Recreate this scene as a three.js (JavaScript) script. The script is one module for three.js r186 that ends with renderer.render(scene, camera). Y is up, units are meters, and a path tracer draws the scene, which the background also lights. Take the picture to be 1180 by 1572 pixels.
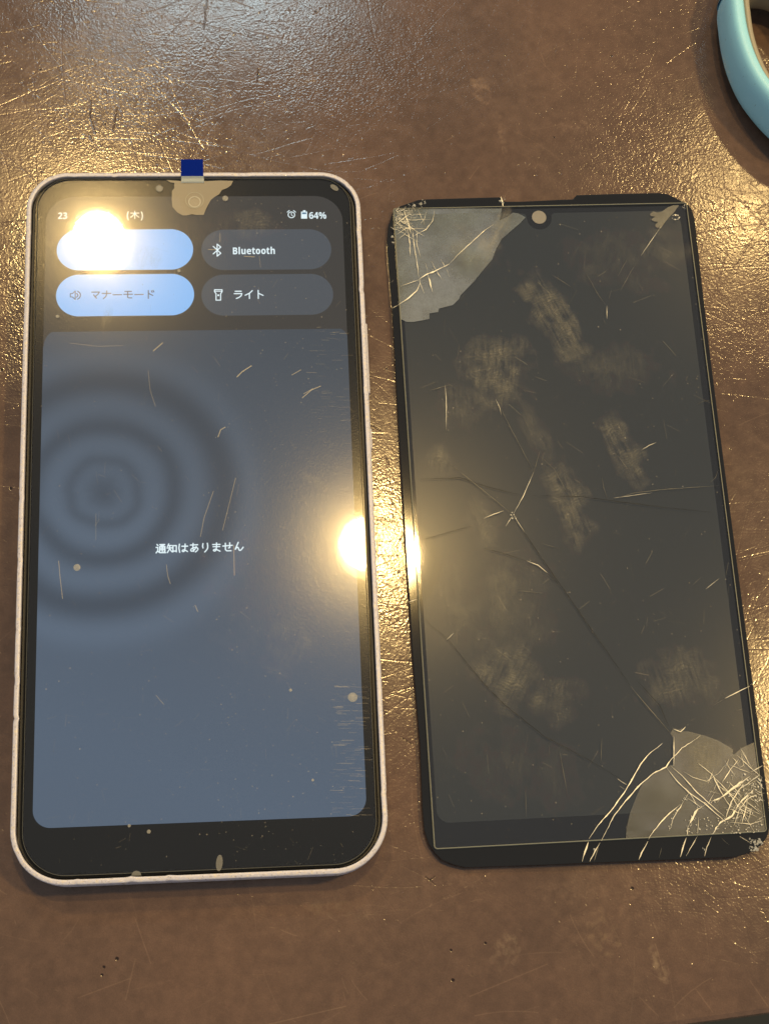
import * as THREE from 'three';
import { mergeGeometries } from 'three/addons/utils/BufferGeometryUtils.js';
import { RectAreaLightUniformsLib } from 'three/addons/lights/RectAreaLightUniformsLib.js';

// ---------------------------------------------------------------- camera, light, exposure
const scene = new THREE.Scene();
const renderer = new THREE.WebGLRenderer({ antialias: true });
renderer.setSize(768, 1024);
renderer.toneMapping = THREE.LinearToneMapping;
renderer.toneMappingExposure = 1;
renderer.shadowMap.enabled = true;

// plan frame in millimetres: x right, y away from the viewer, z up; the left phone lies along y round the origin
const P = (x, y, z) => new THREE.Vector3(x / 1000, z / 1000, -y / 1000);
const YAW = 0.2855, ROLL = 0.2515, PITCH = 0.3002, FPX = 2276.37, H0 = 296.027, CEN = [-36.9477, 81.4829];
const turnIn = ([x, y, z]) => { const c = Math.cos(YAW), s = Math.sin(YAW); return [c * x + s * y, -s * x + c * y, z]; };
const fwd = [0, Math.sin(PITCH), -Math.cos(PITCH)], up0 = [0, Math.cos(PITCH), Math.sin(PITCH)], rt0 = [1, 0, 0];
const mixv = (a, k, b, l) => a.map((v, i) => v * k + b[i] * l);
const CR = turnIn(mixv(rt0, Math.cos(ROLL), up0, Math.sin(ROLL))), CU = turnIn(mixv(rt0, -Math.sin(ROLL), up0, Math.cos(ROLL))), CF = turnIn(fwd);
const EYE = turnIn([-CEN[0], -CEN[1], H0]);
const camera = new THREE.PerspectiveCamera(2 * Math.atan(786 / FPX) * 180 / Math.PI, 0.75, 0.02, 20);
camera.position.copy(P(...EYE));
{
  const v = (a) => new THREE.Vector3(a[0], a[2], -a[1]);
  camera.quaternion.setFromRotationMatrix(new THREE.Matrix4().makeBasis(v(CR), v(CU), v(CF).negate()));
}
// where a line of sight meets a level plane (plan millimetres)
function at(px, py, z = 0) {
  const d = CF.map((v, i) => v + (px - 590) / FPX * CR[i] - (py - 786) / FPX * CU[i]), t = (z - EYE[2]) / d[2];
  return [EYE[0] + d[0] * t, EYE[1] + d[1] * t];
}
// even light of a dim, warm-painted interior
scene.background = new THREE.Color().setRGB(0.35, 0.36, 0.37);
RectAreaLightUniformsLib.init();
const LAMP_COLOR = new THREE.Color().setRGB(1, 0.67, 0.255);
const LAMPS = [ // x, y, z, candela, label
  [-190, 823, 1500, 1.8, 'warm round downlight mirrored in the upper left of the phone screen'],
  [144, 399, 1500, 2.1, 'warm round downlight mirrored between the phone and the cracked panel'],
  [704, 890, 1500, 0.9, 'warm round downlight behind the pale blue scissors'],
  [545, 101, 1000, 1.75, 'warm round downlight to the right of the cracked panel'],
];

// ---------------------------------------------------------------- helpers
let seed = 7;
const rnd = () => { seed = (seed + 0x6d2b79f5) | 0; let t = Math.imul(seed ^ (seed >>> 15), 1 | seed); t = (t + Math.imul(t ^ (t >>> 7), 61 | t)) ^ t; return ((t ^ (t >>> 14)) >>> 0) / 4294967296; };
const rr = (a, b) => a + (b - a) * rnd();
const lat = new Float32Array(65536).map(() => rnd());
function vnoise(x, y) {
  const xi = Math.floor(x), yi = Math.floor(y), fx = x - xi, fy = y - yi, u = fx * fx * (3 - 2 * fx), v = fy * fy * (3 - 2 * fy);
  const a = lat[(xi & 255) + ((yi & 255) << 8)], b = lat[((xi + 1) & 255) + ((yi & 255) << 8)], c = lat[(xi & 255) + (((yi + 1) & 255) << 8)], d = lat[((xi + 1) & 255) + (((yi + 1) & 255) << 8)];
  return a + (b - a) * u + (c - a) * v + (a - b - c + d) * u * v;
}
const fbm = (x, y, n = 4) => { let s = 0, a = 0.5, t = 0; for (let i = 0; i < n; i++) { s += a * vnoise(x, y); t += a; a *= 0.5; x = x * 2.03 + 17.3; y = y * 2.03 + 9.1; } return s / t; };
const clamp = (v, a, b) => Math.min(b, Math.max(a, v));
const canvas = (w, h) => { const c = document.createElement('canvas'); c.width = w; c.height = h; return c; };
function tex(c, srgb) { const t = new THREE.CanvasTexture(c); t.wrapS = t.wrapT = THREE.RepeatWrapping; if (srgb) t.colorSpace = THREE.SRGBColorSpace; return t; }
const std = (o) => new THREE.MeshPhysicalMaterial(o);
const rgb = (r, g, b) => new THREE.Color().setRGB(r, g, b);
function shadows(o) { o.castShadow = true; o.receiveShadow = true; return o; }
function part(name, geo, mat, parent) { const m = shadows(new THREE.Mesh(geo, mat)); m.name = name; parent.add(m); return m; }
function tag(o, label, category, group, kind) { if (label) o.userData.label = label; if (category) o.userData.category = category; if (group) o.userData.group = group; if (kind) o.userData.kind = kind; return o; }
const numbers = {};
const numbered = (n) => { numbers[n] = (numbers[n] ?? -1) + 1; return numbers[n] ? n + '_' + String(numbers[n]).padStart(3, '0') : n; };
function thing(name, label, category, x, y, z, group) { const g = new THREE.Group(); g.name = numbered(name); g.position.copy(P(x, y, z)); tag(g, label, category, group); scene.add(g); return g; }
// plan millimetres -> scene metres for a geometry modelled with x right, y away, z up
const TO = new THREE.Matrix4().set(0.001, 0, 0, 0, 0, 0, 0.001, 0, 0, -0.001, 0, 0, 0, 0, 0, 1);
const place = (g) => { g.applyMatrix4(TO); return g; };
const sh = (pts) => new THREE.Shape(pts.map((p) => new THREE.Vector2(p[0], p[1])));
function uvBox(g, x0, y0, w, h) { const p = g.attributes.position, u = new Float32Array(p.count * 2); for (let i = 0; i < p.count; i++) { u[2 * i] = (p.getX(i) - x0) / w; u[2 * i + 1] = (p.getY(i) - y0) / h; } g.setAttribute('uv', new THREE.BufferAttribute(u, 2)); return g; }
function sheet(pts, z, box) { const g = new THREE.ShapeGeometry(Array.isArray(pts) ? sh(pts) : pts, 24); g.translate(0, 0, z); if (box) uvBox(g, ...box); return place(g); }
function slab(pts, z0, z1, bevel, box) {
  const g = new THREE.ExtrudeGeometry(Array.isArray(pts) ? sh(pts) : pts, { depth: z1 - z0 - 2 * bevel, bevelEnabled: bevel > 0, bevelThickness: bevel, bevelSize: bevel, bevelOffset: -bevel, bevelSegments: 2, curveSegments: 24 });
  g.translate(0, 0, z0 + bevel); if (box) uvBox(g, ...box); return place(g);
}
function roundRect(x0, y0, x1, y1, radii, n = 14) { // radii: bottom-left, bottom-right, top-right, top-left ; anticlockwise
  const out = [], cs = [[x0, y0, 1, 1, Math.PI], [x1, y0, -1, 1, 1.5 * Math.PI], [x1, y1, -1, -1, 0], [x0, y1, 1, -1, 0.5 * Math.PI]];
  cs.forEach(([x, y, sx, sy, a], i) => { const r = radii[i]; for (let k = 0; k <= n; k++) { const t = a + k / n * Math.PI / 2; out.push([x + sx * r + r * Math.cos(t), y + sy * r + r * Math.sin(t)]); } });
  return out;
}
// closed band: a profile of [inset, height] carried round an anticlockwise path; wob(i) shifts an inset
function band(path, profile, wob) {
  const n = path.length, pos = [], uv = [], idx = [], m = profile.length; let len = 0;
  const lens = path.map((p, i) => { const q = path[(i + 1) % n], l = len; len += Math.hypot(q[0] - p[0], q[1] - p[1]); return l; });
  for (let i = 0; i <= n; i++) {
    const a = path[(i + n - 1) % n], b = path[(i + 1) % n], p = path[i % n], dx = b[0] - a[0], dy = b[1] - a[1], l = Math.hypot(dx, dy) || 1, nx = -dy / l, ny = dx / l, s = i === n ? len : lens[i];
    profile.forEach(([o, z], k) => { const w = wob ? wob(s, k) : 0; pos.push(p[0] + nx * (o + w), p[1] + ny * (o + w), z + w * 0.3); uv.push(s / 40, k / (m - 1)); });
  }
  for (let i = 0; i < n; i++) for (let k = 0; k < m - 1; k++) { const a = i * m + k, b = a + m; idx.push(a, b, a + 1, b, b + 1, a + 1); }
  const g = new THREE.BufferGeometry(); g.setAttribute('position', new THREE.Float32BufferAttribute(pos, 3)); g.setAttribute('uv', new THREE.Float32BufferAttribute(uv, 2)); g.setIndex(idx); g.computeVertexNormals();
  return place(g);
}
const dense = (pts, step) => { const out = []; pts.forEach((p, i) => { const q = pts[(i + 1) % pts.length], l = Math.hypot(q[0] - p[0], q[1] - p[1]), k = Math.max(1, Math.round(l / step)); for (let j = 0; j < k; j++) out.push([p[0] + (q[0] - p[0]) * j / k, p[1] + (q[1] - p[1]) * j / k]); }); return out; };
// a crack: a low three-sided ridge of broken glass along a line
function ridge(pts, w, z, rough = 0.3, h = 0.03) {
  const line = []; // refine with jitter
  pts.forEach((p, i) => { if (!i) { line.push(p); return; } const q = pts[i - 1], l = Math.hypot(p[0] - q[0], p[1] - q[1]), k = Math.max(1, Math.round(l / 0.8)); for (let j = 1; j <= k; j++) { const t = j / k, a = j < k ? rough * 0.12 : 0; line.push([q[0] + (p[0] - q[0]) * t + rr(-a, a), q[1] + (p[1] - q[1]) * t + rr(-a, a)]); } });
  const pos = [], idx = [], n = line.length;
  line.forEach((p, i) => {
    const a = line[Math.max(0, i - 1)], b = line[Math.min(n - 1, i + 1)], l = Math.hypot(b[0] - a[0], b[1] - a[1]) || 1, nx = -(b[1] - a[1]) / l, ny = (b[0] - a[0]) / l;
    const e = 0.22 + 0.78 * Math.min(1, Math.min(i, n - 1 - i) / Math.max(2, n * 0.3)), hw = w * 0.5 * e * (1 + rr(-rough, rough));
    pos.push(p[0] + nx * hw, p[1] + ny * hw, z, p[0] + nx * hw * rr(-0.5, 0.5), p[1] + ny * hw * rr(-0.5, 0.5), z + h * rr(0.4, 1), p[0] - nx * hw, p[1] - ny * hw, z);
  });
  for (let i = 0; i < n - 1; i++) for (let k = 0; k < 2; k++) { const a = i * 3 + k, b = a + 3; idx.push(a, a + 1, b, b, a + 1, b + 1); }
  const g = new THREE.BufferGeometry(); g.setAttribute('position', new THREE.Float32BufferAttribute(pos, 3)); g.setIndex(idx);
  const f = g.toNonIndexed(); f.computeVertexNormals(); return f;
}
function splinter(x, y, z, r, h) { // a little irregular flake
  const k = 4 + Math.floor(rnd() * 3), ring = [], pos = [], a0 = rr(0, 6.3), el = rr(0.4, 1);
  for (let i = 0; i < k; i++) { const a = a0 + i / k * 6.283 + rr(-0.3, 0.3), q = r * rr(0.6, 1.1), ca = Math.cos(a) * q, sa = Math.sin(a) * q * el; ring.push([x + ca * Math.cos(a0) - sa * Math.sin(a0), y + ca * Math.sin(a0) + sa * Math.cos(a0)]); }
  const t = [x + rr(-r, r) * 0.4, y + rr(-r, r) * 0.4];
  for (let i = 0; i < k; i++) { const q = ring[(i + 1) % k]; pos.push(...ring[i], z, ...q, z, ...t, z + h); }
  const g = new THREE.BufferGeometry(); g.setAttribute('position', new THREE.Float32BufferAttribute(pos, 3)); g.computeVertexNormals(); return g;
}

// ---------------------------------------------------------------- the table top
const TILE = 256, TX = 46 - TILE / 2, TY = 10 - TILE / 2, TN = 2048, TK = TN / TILE;   // one texture tile, in mm
const tpx = (px, py) => { const p = at(px, py, 0); return [(p[0] - TX) * TK, TN - (p[1] - TY) * TK]; };
function tableMaps() {
  // scratches, drawn once and used by relief and colour
  const sc = canvas(TN, TN), s = sc.getContext('2d'); s.fillStyle = '#808080'; s.fillRect(0, 0, TN, TN); s.lineCap = 'round';
  const cc = canvas(TN, TN), c = cc.getContext('2d');
  const stroke = (ctx, x, y, a, l, bend, w, style) => { ctx.strokeStyle = style; ctx.lineWidth = w; ctx.beginPath(); ctx.moveTo(x, y); ctx.quadraticCurveTo(x + Math.cos(a) * l / 2 - Math.sin(a) * bend, y + Math.sin(a) * l / 2 + Math.cos(a) * bend, x + Math.cos(a) * l, y + Math.sin(a) * l); ctx.stroke(); };
  for (let i = 0; i < 8500; i++) {
    const a = (rnd() < 0.3 ? rr(-0.5, 0.25) : rr(0, 3.1416)), l = Math.pow(rnd(), 4.5) * 230 + 7, d = rnd();
    stroke(s, rr(0, TN), rr(0, TN), a, l, rr(-0.08, 0.08) * l, rr(0.7, 1.8), d < 0.7 ? `rgba(20,20,20,${rr(0.12, 0.5)})` : `rgba(235,235,235,${rr(0.1, 0.35)})`);
  }
  for (let i = 0; i < 6500; i++) { const x = rr(0, TN), y = rr(0, TN), r = 0.7 + 1.9 * Math.pow(rnd(), 2.5), g = rnd() < 0.6 ? 10 : 240; s.fillStyle = `rgba(${g},${g},${g},${rr(0.3, 0.9)})`; s.beginPath(); s.ellipse(x, y, r, r * rr(0.5, 1), rr(0, 3), 0, 7); s.fill(); }
  // pits and nicks where the photograph shows them
  const pits = [[568, 76, 3], [409, 58, 2.5], [397, 115, 3], [62, 107, 2.5], [205, 185, 2.5], [161, 190, 2.5], [1045, 217, 3.2], [1040, 252, 3.2], [692, 1459, 2.4], [745, 1448, 2.4], [695, 1505, 3], [180, 1472, 3.2], [160, 1485, 2.6], [157, 1497, 2.4], [775, 86, 2], [938, 86, 2.2], [850, 211, 2], [485, 18, 2.5], [970, 1364, 3], [3, 568, 3], [17, 750, 3], [28, 523, 2.5], [617, 583, 2.2], [593, 566, 2.2], [1120, 690, 2.2], [660, 1352, 2]];
  for (const [x, y, r] of pits) { const [u, v] = tpx(x, y); s.fillStyle = 'rgba(0,0,0,0.95)'; s.beginPath(); s.ellipse(u, v, r * 1.15, r, 0.5, 0, 7); s.fill(); s.strokeStyle = 'rgba(235,235,235,0.5)'; s.lineWidth = 1.2; s.stroke(); c.fillStyle = 'rgba(18,10,5,0.75)'; c.beginPath(); c.ellipse(u, v - 0.6, r * 0.9, r * 0.75, 0.5, 0, 7); c.fill(); }
  const nicks = [[[313, 8], [316, 25], [313, 45]], [[140, 152], [139, 180], [147, 205]], [[138, 207], [142, 216]], [[397, 106], [395, 127]], [[2, 99], [16, 96]], [[652, 1345], [668, 1358]], [[668, 1345], [660, 1351]], [[318, 0], [317, 14]], [[592, 700], [597, 712]], [[615, 1132], [632, 1142]], [[571, 652], [585, 661]], [[180, 165], [174, 200]]];
  for (const n of nicks) { const q = n.map((p) => tpx(...p)); for (const [ctx, st, w] of [[s, 'rgba(0,0,0,0.8)', 2.4], [c, 'rgba(28,16,8,0.6)', 1.6]]) { ctx.strokeStyle = st; ctx.lineWidth = w; ctx.beginPath(); q.forEach((p, i) => (i ? ctx.lineTo(...p) : ctx.moveTo(...p))); ctx.stroke(); } }
  // pale dry scratches and residue
  for (let i = 0; i < 1300; i++) { const l = Math.pow(rnd(), 5) * 140 + 6; stroke(c, rr(0, TN), rr(0, TN), rr(0, 3.1416), l, rr(-0.1, 0.1) * l, rr(0.5, 1.3), `rgba(205,180,150,${rr(0.04, 0.17)})`); }
  for (const [a, b] of [[[120, 1532], [200, 1502]], [[193, 1536], [208, 1472]], [[207, 1408], [232, 1480]], [[829, 80], [837, 102]], [[1067, 1518], [1094, 1555]], [[1005, 1448], [1017, 1490]], [[1150, 1505], [1178, 1545]], [[770, 225], [772, 236]], [[540, 190], [590, 150]], [[735, 255], [720, 275]], [[980, 1530], [1010, 1560]], [[720, 1530], [840, 1480]]]) { const p = tpx(...a), q = tpx(...b); c.strokeStyle = 'rgba(205,180,145,0.13)'; c.lineWidth = 1.4; c.beginPath(); c.moveTo(...p); c.lineTo(...q); c.stroke(); }
  const blot = (px, py, rx, ry, rot, al) => { const [u, v] = tpx(px, py), k = 1.07; c.fillStyle = `rgba(190,165,130,${al})`; for (let j = 0; j < 46; j++) { const t = rr(0, 6.283), q = Math.sqrt(rnd()), x = Math.cos(t) * q * rx * k, y = Math.sin(t) * q * ry * k, X = x * Math.cos(rot) - y * Math.sin(rot), Y = x * Math.sin(rot) + y * Math.cos(rot); c.beginPath(); c.ellipse(u + X, v + Y, rr(1.5, 7), rr(1.5, 5), rr(0, 3), 0, 7); c.fill(); } };
  blot(737, 138, 15, 28, -0.35, 0.07); blot(768, 200, 7, 45, -0.15, 0.04); blot(890, 195, 45, 16, -0.1, 0.045); blot(775, 1462, 20, 26, 0.5, 0.06); blot(925, 1430, 20, 40, -0.4, 0.05); blot(1010, 1480, 8, 30, -0.3, 0.06); blot(880, 1370, 70, 14, 0, 0.04); blot(465, 120, 30, 18, 0.2, 0.05); blot(985, 1385, 40, 22, -0.4, 0.035); blot(700, 1350, 60, 12, 0, 0.04); blot(650, 120, 40, 60, 0.5, 0.02); blot(1110, 700, 20, 40, 0, 0.035); blot(530, 1395, 60, 14, 0.1, 0.03);
  const sd = s.getImageData(0, 0, TN, TN).data, cd = c.getImageData(0, 0, TN, TN).data;
  const bump = new Uint8Array(TN * TN * 4), col = new Uint8Array(TN * TN * 4), rough = new Uint8Array(1024 * 1024 * 4);
  for (let y = 0; y < TN; y++) for (let x = 0; x < TN; x++) {
    const o = (y * TN + x) * 4, mx = x / TK, my = y / TK, i = ((TN - 1 - y) * TN + x) * 4; // DataTexture rows start at v = 0, canvas at the top
    const grain = 0.34 * vnoise(mx * 2.1, my * 2.1) + 0.42 * vnoise(mx * 4.1 + 40, my * 4.1) + 0.24 * lat[(x * 131 + y * 719) & 65535];
    const wide = fbm(mx * 0.09, my * 0.09, 3);
    const worn = 0.55 + 0.95 * clamp((fbm(mx * 0.045 + 11, my * 0.045 + 3, 4) - 0.3) * 2.2, 0, 1);
    const b = clamp(128 + (grain - 0.5) * 125 * worn + (wide - 0.5) * 50 + (sd[i] - 128) * 1.1, 0, 255);
    bump[o] = bump[o + 1] = bump[o + 2] = b; bump[o + 3] = 255;
    const n1 = fbm(mx * 0.035 + 5, my * 0.035, 4) - 0.5, n2 = fbm(mx * 0.6, my * 0.6 + 30, 3) - 0.5, n3 = lat[(x * 73 + y * 937) & 65535] - 0.5;
    const k = 1 + n1 * 0.22 + n2 * 0.17 + n3 * 0.1, al = cd[i + 3] / 255;
    const base = [93 * k, 75 * k - n1 * 2, 65 * k - n1 * 4];
    for (let q = 0; q < 3; q++) col[o + q] = clamp(base[q] * (1 - al) + cd[i + q] * al, 0, 255);
    col[o + 3] = 255;
    if (!(x & 1) && !(y & 1)) { const p = ((y >> 1) * 1024 + (x >> 1)) * 4, r = clamp(0.145 + (fbm(mx * 0.05 + 3, my * 0.05, 4) - 0.5) * 0.12 + n2 * 0.06, 0.07, 0.6) * 255; rough[p] = rough[p + 1] = rough[p + 2] = r; rough[p + 3] = 255; }
  }
  const dt = (d, n, srgb) => { const t = new THREE.DataTexture(d, n, n, THREE.RGBAFormat); t.wrapS = t.wrapT = THREE.RepeatWrapping; t.magFilter = THREE.LinearFilter; if (srgb) t.colorSpace = THREE.SRGBColorSpace; t.needsUpdate = true; return t; };
  return { map: dt(col, TN, true), bumpMap: dt(bump, TN), roughnessMap: dt(rough, 1024) };
}
const tableMat = std({ ...tableMaps(), bumpScale: 6e-5, roughness: 1, ior: 1.5, specularIntensity: 0.8 });
{
  // near edge runs just below the frame: a slab with a rounded front lip
  const e0 = at(1180, 1557, 0), e1 = at(1080, 1571, 0), sl = (e1[1] - e0[1]) / (e1[0] - e0[0]), yAt = (x) => e0[1] + (x - e0[0]) * sl;
  const g = slab([[-520, yAt(-520)], [620, yAt(620)], [620, 620], [-520, 620]], -24, 0, 1.2, [TX, TY, TILE, TILE]);
  const t = part('tabletop', g, tableMat, scene); tag(t, 'scratched dark brown leathery tabletop under both phones', null, null, 'structure');
  const fl = part('floor', sheet([[-1500, -1500], [1500, -1500], [1500, 1500], [-1500, 1500]], -720), std({ color: rgb(0.1, 0.085, 0.05), roughness: 0.7 }), scene);
  tag(fl, 'dark floor seen past the table edge', null, null, 'structure');
}

// ---------------------------------------------------------------- the working phone
const phone = thing('smartphone', 'white-framed smartphone with its screen lit and a blue pull tab on top', 'smartphone', 0, 0, 0);
const PW = 71, PH = 148.5, ZG = 8.15;   // ZG: glass surface
function whitePlastic() {
  const w = 1024, h = 64, c = canvas(w, h), x = c.getContext('2d'); x.fillStyle = 'rgb(200,200,214)'; x.fillRect(0, 0, w, h);
  for (let i = 0; i < 900; i++) { const p = rnd(); x.fillStyle = p < 0.5 ? `rgba(228,214,182,${rr(0.1, 0.5)})` : p < 0.8 ? `rgba(120,112,104,${rr(0.08, 0.4)})` : `rgba(238,234,232,${rr(0.2, 0.6)})`; x.beginPath(); x.ellipse(rr(0, w), rr(0, h), rr(1, 10), rr(0.6, 3), 0, 0, 7); x.fill(); }
  for (let i = 0; i < 60; i++) { x.fillStyle = `rgba(60,55,50,${rr(0.2, 0.6)})`; x.beginPath(); x.ellipse(rr(0, w), rr(0, h), rr(0.8, 2.4), rr(0.6, 1.6), 0, 0, 7); x.fill(); }
  return std({ map: tex(c, true), roughness: 0.34, ior: 1.48 });
}
const frameMat = whitePlastic();
const sparkle = (() => { const n = 512, d = new Uint8Array(n * n * 4); for (let y = 0; y < n; y++) for (let x = 0; x < n; x++) { const o = (y * n + x) * 4, v = clamp(128 + (lat[(x * 7919 + y * 104729) & 65535] - 0.5) * 150 + (vnoise(x * 0.4, y * 0.4) - 0.5) * 160, 0, 255); d[o] = d[o + 1] = d[o + 2] = v; d[o + 3] = 255; } const t = new THREE.DataTexture(d, n, n, THREE.RGBAFormat); t.wrapS = t.wrapT = THREE.RepeatWrapping; t.magFilter = THREE.LinearFilter; t.repeat.set(1.5, 3); t.needsUpdate = true; return t; })();
const blackGlass = std({ color: rgb(0.006, 0.006, 0.005), roughness: 0.145, ior: 1.5, specularIntensity: 0.32, bumpMap: sparkle, bumpScale: 3.5e-6 });
const gasket = std({ color: rgb(0.012, 0.012, 0.01), roughness: 0.5 });
const paneMat = std({ color: rgb(1, 1, 1), transmission: 1, thickness: 0, roughness: 0.03, ior: 1.5 });
{
  const outer = dense(roundRect(-PW / 2, -PH / 2, PW / 2, PH / 2, [10.5, 10.5, 8.6, 8.6], 18), 0.7);
  const wob = (s, k) => (k > 0 && k < 7 ? (vnoise(s * 0.3, k * 1.1) - 0.5) * 0.03 + Math.pow(vnoise(s * 0.7 + 60, 4), 14) * 0.32 : 0);
  part('frame', band(outer, [[1.04, 7.5], [1.04, 8.4], [0.96, 8.56], [0.65, 8.6], [0.26, 8.52], [0.06, 8.3], [0, 7.9], [0, 2.2], [0.2, 1], [1.2, 0.25], [6, 0.02]], wob), frameMat, phone);
  part('back_cover', slab(roundRect(-PW / 2 + 1.3, -PH / 2 + 1.3, PW / 2 - 1.3, PH / 2 - 1.3, [9, 9, 7.4, 7.4]), 0.25, 7.4, 0), gasket, phone);
  const gl = [-PW / 2 + 1.78, -PH / 2 + 1.32, PW / 2 - 1.78, PH / 2 - 1.42];
  const glass = roundRect(...gl, [9, 9, 7.2, 7.2], 18);
  part('cover_glass', slab(glass, 7.42, ZG, 0.12, [-36, -74, 72, 148]), blackGlass, phone);
  // lit display, its outline traced off the picture plane
  const q = (x, y) => at(x, y, ZG), dl = (q(66.1, 480)[0] + q(56.3, 1080)[0]) / 2, dr = (q(531.2, 480)[0] + q(557.8, 1120)[0]) / 2, dtp = q(400, 301.5)[1], db = (q(200, 1267)[1] + q(450, 1256)[1]) / 2;
  let shape;
  const cam = q(299, 311), nr = 3.05;
  { // water-drop notch cut into the top edge
    const body = roundRect(dl, db, dr, dtp, [3.4, 3.4, 6, 6], 14), drop = [];
    for (let k = 0; k <= 6; k++) { const t = k / 6 * Math.PI / 2; drop.push([cam[0] + nr + 1.2 - 1.2 * Math.sin(t), dtp - 1.2 + 1.2 * Math.cos(t)]); }
    for (let k = 0; k <= 18; k++) { const t = -k / 18 * Math.PI; drop.push([cam[0] + nr * Math.cos(t), cam[1] + nr * Math.sin(t)]); }
    for (let k = 0; k <= 6; k++) { const t = k / 6 * Math.PI / 2; drop.push([cam[0] - nr - 1.2 + 1.2 * Math.cos(t), dtp - 1.2 + 1.2 * Math.sin(t)]); }
    body.splice(45, 0, ...drop); // between the top right and the top left corner
    shape = sh(body);
  }
  const DW = dr - dl, DH = dtp - db, K = 15, cw = Math.round(DW * K), ch = Math.round(DH * K);
  const c = canvas(cw, ch), x = c.getContext('2d');
  const cx = (px, py) => { const p = q(px, py); return [(p[0] - dl) * K, (dtp - p[1]) * K]; };
  const S = 15 / 7.72; // canvas pixels per photo pixel, near enough for icon sizes
  // wallpaper, dimmed behind the shade
  const im = x.createImageData(cw, ch), [rx, ry] = cx(160, 755), enc = (v) => 255 * (v <= 0.0031308 ? 12.92 * v : 1.055 * Math.pow(v, 1 / 2.4) - 0.055);
  const peaks = [[35, 13, 0.55], [78, 22, 0.9], [142, 24, 0.8], [224, 26, 0.75]], dips = [[0, 16, 0.5], [54, 9, 0.5], [110, 16, 0.9], [183, 26, 1.0]];
  const [, noteTop] = cx(300, 507);
  for (let j = 0; j < ch; j++) for (let i = 0; i < cw; i++) {
    const v = j / ch, u = i / cw, r = Math.hypot(i - rx, j - ry) / S, ang = Math.atan2(j - ry, i - rx); let w = 0;
    const wb = r + 7 * (vnoise(ang * 2 + 20, r * 0.02) - 0.5);
    for (const [p, s, a] of peaks) w += a * Math.exp(-(((wb - p) / s) ** 2)); for (const [p, s, a] of dips) w -= a * Math.exp(-(((wb - p) / s) ** 2));
    const up = 0.5 - 0.5 * Math.sin(ang), blue = clamp(v * 1.15 - 0.1 + (0.5 - u) * 0.25, 0, 1);
    let R = 0.044 + 0.034 * blue, G = 0.056 + 0.056 * blue, B = 0.070 + 0.092 * blue; const m = 1 + w * (0.29 + 0.07 * (1 - up));
    R *= m; G *= m; B *= m; const n = 1 + (lat[(i * 97 + j * 613) & 65535] - 0.5) * 0.09;
    const k = j < noteTop ? [0.037, 0.035, 0.032] : [R, G, B], o = (j * cw + i) * 4;
    im.data[o] = enc(k[0] * n); im.data[o + 1] = enc(k[1] * n); im.data[o + 2] = enc(k[2] * n); im.data[o + 3] = 255;
  }
  x.putImageData(im, 0, 0);
  const css = (r, g, b) => `rgb(${enc(r) | 0},${enc(g) | 0},${enc(b) | 0})`;
  { // top corners of the notification panel
    const [l, t] = cx(70, 507), [r2] = cx(533, 507); x.fillStyle = css(0.037, 0.035, 0.032);
    for (const [X, d] of [[l - 4, 1], [r2 + 4, -1]]) { x.beginPath(); x.moveTo(X - d * 40, t - 2); x.lineTo(X + d * 58, t - 2); x.quadraticCurveTo(X + d * 2, t, X, t + 56); x.lineTo(X - d * 40, t + 56); x.closePath(); x.fill(); }
  }
  const pill = (a, b, fill) => { const [x0, y0] = cx(...a), [x1, y1] = cx(...b), r = (y1 - y0) / 2; x.fillStyle = fill; x.beginPath(); x.roundRect(x0, y0, x1 - x0, y1 - y0, r); x.fill(); };
  const lit = css(0.24, 0.5, 0.9), tile = css(0.066, 0.078, 0.092);
  pill([88, 353], [297, 414], lit); pill([87, 422], [298.5, 484], lit); pill([309, 353], [509.5, 413.5], tile); pill([309, 422], [512.5, 483], tile);
  const WH = css(0.8, 0.95, 1), DK = css(0.035, 0.065, 0.13);
  x.lineCap = 'round'; x.lineJoin = 'round';
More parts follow.
